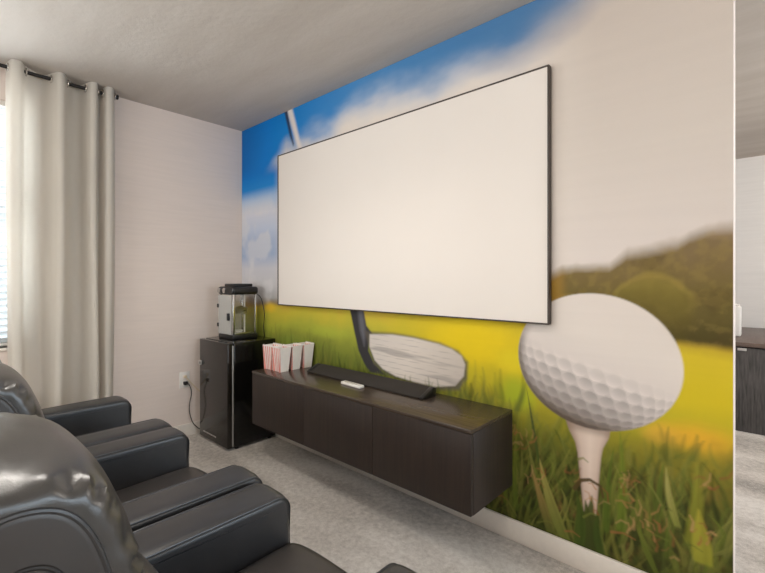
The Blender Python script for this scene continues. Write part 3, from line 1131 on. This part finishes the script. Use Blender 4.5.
# ------------------------------------------------------------ curtain, rod, blind
ZR = 2.648
t = thing('curtain_rod', 'black curtain rod above the window near the ceiling', 'curtain rod', (0.1, -2.35, ZR))
obj('rod', tube([(0, -1.33, 0), (0, 1.287, 0)], 0.0115, 14), M['rod'], t)
for sy in (-1, 1):
    obj('finial', tube([(0, sy * 1.284, 0), (0, sy * 1.287, 0), (0, sy * 1.303, 0), (0, sy * 1.306, 0)], [0.013, 0.017, 0.017, 0.014], 14), M['rod'], t)
for yy in (-1.2, 0.0, 1.262):
    bm = tube([(-0.098, yy, -0.018), (-0.02, yy, -0.018), (0.0, yy, -0.016)], 0.006, 8)
    add_box(bm, -0.0985, -0.092, yy - 0.014, yy + 0.014, -0.045, 0.015, 0.002)
    obj('bracket', bm, M['rod'], t)


def curtain(loc, key, label, w_bottom):
    t = thing('curtain', label, 'curtain', loc, 0, 'curtains at the window')
    H0, H1 = 0.018, 2.687
    path = smooth_path([(x, y, 0) for y, x in key], 9)
    rows = 46
    bm = bmesh.new()
    gr = []
    n = len(path)
    for j in range(rows + 1):
        f = j / rows
        z = H0 + (H1 - H0) * f
        ring = []
        for i, p in enumerate(path):
            q = i / (n - 1)
            amp = 1.0 - 0.12 * (1 - f) * math.sin(7 * q + 1.0)
            x = (p.x - 0.1) * amp + 0.1 + 0.010 * math.sin(3.1 * f * 2 + q * 9) * (1 - f)
            y = p.y + 0.012 * math.sin(f * 4.2 + q * 11) * (1 - f) + (q - 0.5) * w_bottom * (1 - f)
            ztop = 0.0
            if f > 0.98:                              # heading dips a little between the rings
                ztop = -0.010 * max(0.0, (0.1 - p.x) / 0.05)
            ring.append(bm.verts.new((x - 0.1, y, z + ztop)))
        gr.append(ring)
    for a, b in zip(gr, gr[1:]):
        for i in range(n - 1):
            bm.faces.new((a[i], a[i + 1], b[i + 1], b[i]))
    bmesh.ops.solidify(bm, geom=bm.faces[:], thickness=0.0025)
    obj('cloth', bm, M['curtain'], t, angle=80)
    for i in range(n - 1):                            # rings where the cloth crosses the rod
        a, b = path[i], path[i + 1]
        if (a.x - 0.1) * (b.x - 0.1) < 0 or a.x == 0.1:
            bm = bmesh.new()
            add_torus(bm, (0, (a.y + b.y) / 2, ZR), 0.022, 0.005, 'y')
            obj('grommet', bm, M['chrome'], t)
    return t


key = [(-0.597, 0.06), (-0.590, 0.10), (-0.578, 0.155), (-0.535, 0.158), (-0.505, 0.10), (-0.435, 0.052), (-0.405, 0.052), (-0.372, 0.10), (-0.345, 0.158), (-0.315, 0.160),
       (-0.285, 0.10), (-0.245, 0.050), (-0.205, 0.052), (-0.180, 0.10), (-0.158, 0.155), (-0.128, 0.158), (-0.108, 0.10), (-0.100, 0.055), (-0.086, 0.055), (-0.078, 0.10), (-0.062, 0.150),
       (-0.030, 0.152), (-0.004, 0.10), (0.004, 0.07)]
curtain((0.1, -1.065, 0), key, 'cream grommet-top curtain gathered at the right side of the window', 0.0)

t = thing('window_blind', 'white horizontal slat blind hanging in the window behind the curtain', 'blind', (-0.045, -2.35, 0.89))
bm = bmesh.new()
for k in range(36):
    z = 0.035 + k * 0.0425
    q = bmesh.new()
    add_box(q, -0.024, 0.024, -0.752, 0.752, -0.0012, 0.0012)
    bmesh.ops.rotate(q, verts=q.verts[:], cent=(0, 0, 0), matrix=Matrix.Rotation(R(-42), 3, 'Y'))
    bmesh.ops.translate(q, verts=q.verts[:], vec=(0, 0, z))
    merge(bm, q)
obj('slats', bm, M['slat'], t, smooth=False)
obj('headrail', box(-0.025, 0.03, -0.755, 0.755, 1.545, 1.578, 0.003), M['white'], t)
obj('bottom_rail', box(-0.018, 0.018, -0.752, 0.752, 0.0, 0.016, 0.003), M['white'], t)
for yy in (-0.6, 0.0, 0.6):
    obj('ladder_cord', tube([(0.026, yy, 0.01), (0.026, yy, 1.55)], 0.0012, 6), M['white'], t)

# ------------------------------------------------------------ recliners
def make_recliner(label):
    """origin on the floor, x = centre, y = 0 at the front of the arms; faces +y"""
    t = thing('recliner', label, 'recliner', (0, 0, 0), 0, 'recliners facing the screen')
    hw, aw = 0.3975, 0.163
    # arms: body + padded top that rolls over the front
    for s in (-1, 1):
        x0, x1 = sorted((s * hw, s * (hw - aw)))
        body = [(-0.80, 0.07), (-0.80, 0.585), (-0.785, 0.606)] + [(-0.05 + 0.05 * math.sin(a), 0.557 + 0.05 * math.cos(a)) for a in [PI / 2 * k / 8 for k in range(9)]]
        body += [(0.0, 0.40), (-0.002, 0.2), (-0.006, 0.07)]
        bm = bmesh.new()
        add_pillow(bm, body, x0 + 0.0025, x1 - 0.0025, 0.026, 3.4, 24, (-0.4, 0.3))
        arm = obj('arm', bm, M['leather'], t, angle=50)
        for xe in (x0 + 0.0095, x1 - 0.0095):
            edge = [(xe, a - 0.0055, b - 0.0075) for a, b in body[1:]]
            obj('piping', tube(edge, 0.0038, 8), M['leather'], arm)
    # seat and leg rest
    sx = hw - aw - 0.002
    st = closed_spline([(0.012, 0.385), (0.020, 0.425), (0.002, 0.456), (-0.05, 0.466), (-0.25, 0.462), (-0.48, 0.452), (-0.58, 0.43), (-0.58, 0.34), (-0.3, 0.33), (-0.03, 0.34)], 5)
    bm = bmesh.new()
    add_pillow(bm, st, -sx, sx, 0.035, 3.0, 22, (-0.28, 0.40))
    obj('seat', bm, M['leather_seat'], t)
    lr = closed_spline([(0.006, 0.13), (0.016, 0.25), (0.010, 0.35), (-0.03, 0.362), (-0.06, 0.30), (-0.06, 0.16), (-0.03, 0.11)], 5)
    bm = bmesh.new()
    add_pillow(bm, lr, -sx, sx, 0.02, 3.0, 18, (-0.02, 0.24))
    obj('leg_rest', bm, M['leather_seat'], t)
    obj('base_frame', box(-hw + 0.02, hw - 0.02, -0.79, -0.07, 0.0, 0.075, 0.008), M['black_matte'], t)
    # back: a flat-sided shell, a lower cushion and the rolled headrest over it
    shell = closed_spline([(-0.70, 0.30), (-0.64, 0.60), (-0.668, 0.88), (-0.690, 0.965), (-0.740, 0.992), (-0.80, 0.975), (-0.86, 0.85), (-0.87, 0.60), (-0.85, 0.30), (-0.78, 0.26)], 5)
    bm = bmesh.new()
    bx = sx - 0.004
    add_pillow(bm, shell, -bx, bx, 0.03, 6, 14, (-0.76, 0.65))
    sh_ = obj('backrest', bm, M['leather_seat'], t)
    lum = closed_spline([(-0.50, 0.44), (-0.475, 0.55), (-0.50, 0.68), (-0.545, 0.735), (-0.62, 0.74), (-0.68, 0.68), (-0.68, 0.50), (-0.60, 0.42)], 5)
    bm = bmesh.new()
    add_pillow(bm, lum, -bx, bx, 0.05, 2.4, 24, (-0.58, 0.58))
    obj('lumbar_cushion', bm, M['leather_crease_lit'], t)
    head = closed_spline([(-0.600, 0.735), (-0.585, 0.80), (-0.596, 0.87), (-0.620, 0.955), (-0.660, 1.032), (-0.735, 1.067), (-0.81, 1.072), (-0.87, 1.03), (-0.895, 0.95), (-0.86, 0.89),
                          (-0.79, 0.93), (-0.72, 0.94), (-0.67, 0.90), (-0.64, 0.80), (-0.62, 0.73), (-0.61, 0.71)], 8)
    bm = bmesh.new()
    add_pillow(bm, head, -bx - 0.008, bx + 0.008, 0.050, 2.6, 40, (-0.74, 0.90))
    # puckers where the cover is gathered into the side seam
    for v in bm.verts:
        e = abs(v.co.x) / bx
        if e > 0.5:
            g = math.exp(-((e - 0.94) / 0.085) ** 2)
            ph = math.atan2(v.co.z - 0.86, v.co.y + 0.76)
            k = 0.0075 * g * math.sin(ph * 22 + 1.6 * math.sin(ph * 6)) * (0.4 + 0.6 * math.sin(ph * 3.1 + 1.0) ** 2)
            r = Vector((0, v.co.y + 0.76, v.co.z - 0.86)).normalized()
            v.co += r * k
    hd = obj('headrest', bm, M['leather_crease_lit'], t)
    # flat gusset closing each side of the back, piped along its edge
    gus = closed_spline([(-0.668, 0.60), (-0.652, 0.80), (-0.664, 0.88), (-0.690, 0.962), (-0.728, 1.008), (-0.785, 1.018), (-0.835, 0.985), (-0.85, 0.90), (-0.855, 0.60), (-0.845, 0.40), (-0.70, 0.40)], 6)
    inner = [(-0.76 + (a + 0.76) * 0.62, 0.76 + (b - 0.76) * 0.72) for a, b in gus]
    for s in (-1, 1):
        xs = sorted((s * (bx - 0.004), s * (bx + 0.012)))
        bm = bmesh.new()
        add_pillow(bm, gus, xs[0], xs[1], 0.010, 3.0, 8, (-0.76, 0.76))
        gp = obj('side_gusset', bm, M['leather_seat'], t)
        loop = [(s * (bx + 0.008), a, b) for a, b in gus]
        bm = tube(loop + loop[:2], 0.0045, 8)
        obj('piping', bm, M['leather'], gp)
        loop = [(s * (bx + 0.0125), a, b) for a, b in inner]
        bm = tube(loop + loop[:2], 0.0035, 8)
        obj('seam', bm, M['black_matte'], gp)
    return t


r1 = make_recliner('black leather recliner nearest the curtain, only its arms in view')
r1.location = (1.036, -1.168, 0)
r2 = dup(r1, (1.846, -1.172, 0), 0, 'middle black leather recliner, between two other recliners')
r3 = dup(r1, (2.675, -1.19, 0), 0, 'nearest black leather recliner, with its large headrest at the photo corner')

# ------------------------------------------------------------ the room beyond the mural wall
t = thing('long_cabinet', 'dark wood-grain cabinet with a brown top in the space beyond the mural wall', 'cabinet', (3.75, 2.76, 0))
obj('body', box(-0.7, 0.7, 0.012, 1.50, 0.0, 0.725, 0.003), M['cabinet'], t)
obj('top', box(-0.72, 0.72, 0, 1.52, 0.735, 0.772, 0.004), M['cabinet_top'], t)
obj('shadow_gap', box(-0.69, 0.69, 0.03, 1.49, 0.725, 0.735), M['console_in'], t)
obj('hinge_plate', box(-0.335, -0.275, 0.004, 0.0125, 0.70, 0.722, 0.001), M['silver'], t)
t = thing('white_speaker', 'upright white box-shaped speaker on the cabinet beyond the mural wall', 'speaker', (3.35, 3.30, 0.772))
obj('body', box(-0.075, 0.068, -0.07, 0.07, 0, 0.285, 0.012, 4), M['white'], t)
obj('top_cap', box(-0.065, 0.055, -0.06, 0.06, 0.284, 0.305, 0.008, 3), M['white'], t)

# ------------------------------------------------------------ unseen ceiling lights added for fill (behind and beside the camera)
for i, (lx, ly, pw, lab) in enumerate(((3.0, -3.0, 36, 'added unseen round ceiling fill light over the space behind the recliners'),
                                       (1.9, -1.45, 64, 'unseen flush round ceiling light directly above the middle recliner'),
                                       (5.4, -2.2, 20, 'added unseen round ceiling fill light over the open side of the room'),
                                       (5.0, 2.0, 90, 'added unseen round ceiling fill light in the space beyond the mural wall'))):
    t = thing('unseen_ceiling_light', lab, 'light', (lx, ly, CEIL), 0, 'unseen ceiling fill lights')
    b = lathe([(0.19, -0.03), (0.195, -0.025), (0.195, -0.001), (0.18, 0.0)], 36)
    obj('rim', b, M['white'], t)
    b = lathe([(0.02, -0.075), (0.10, -0.068), (0.155, -0.05), (0.178, -0.0305)], 36)
    obj('diffuser', b, M['fill_lamp'], t)
    if i == 1:
        d = bpy.data.lights.new('fill_glow', 'SPOT')
        d.spot_size = R(150)
        d.spot_blend = 0.7
    else:
        d = bpy.data.lights.new('fill_glow', 'POINT')
    d.energy = pw
    d.color = (1.0, 0.94, 0.87)
    d.shadow_soft_size = 0.22
    o = bpy.data.objects.new('fill_glow', d)
    COL.objects.link(o)
    o.location = (lx, ly, CEIL - (0.10 if i == 1 else 0.30))
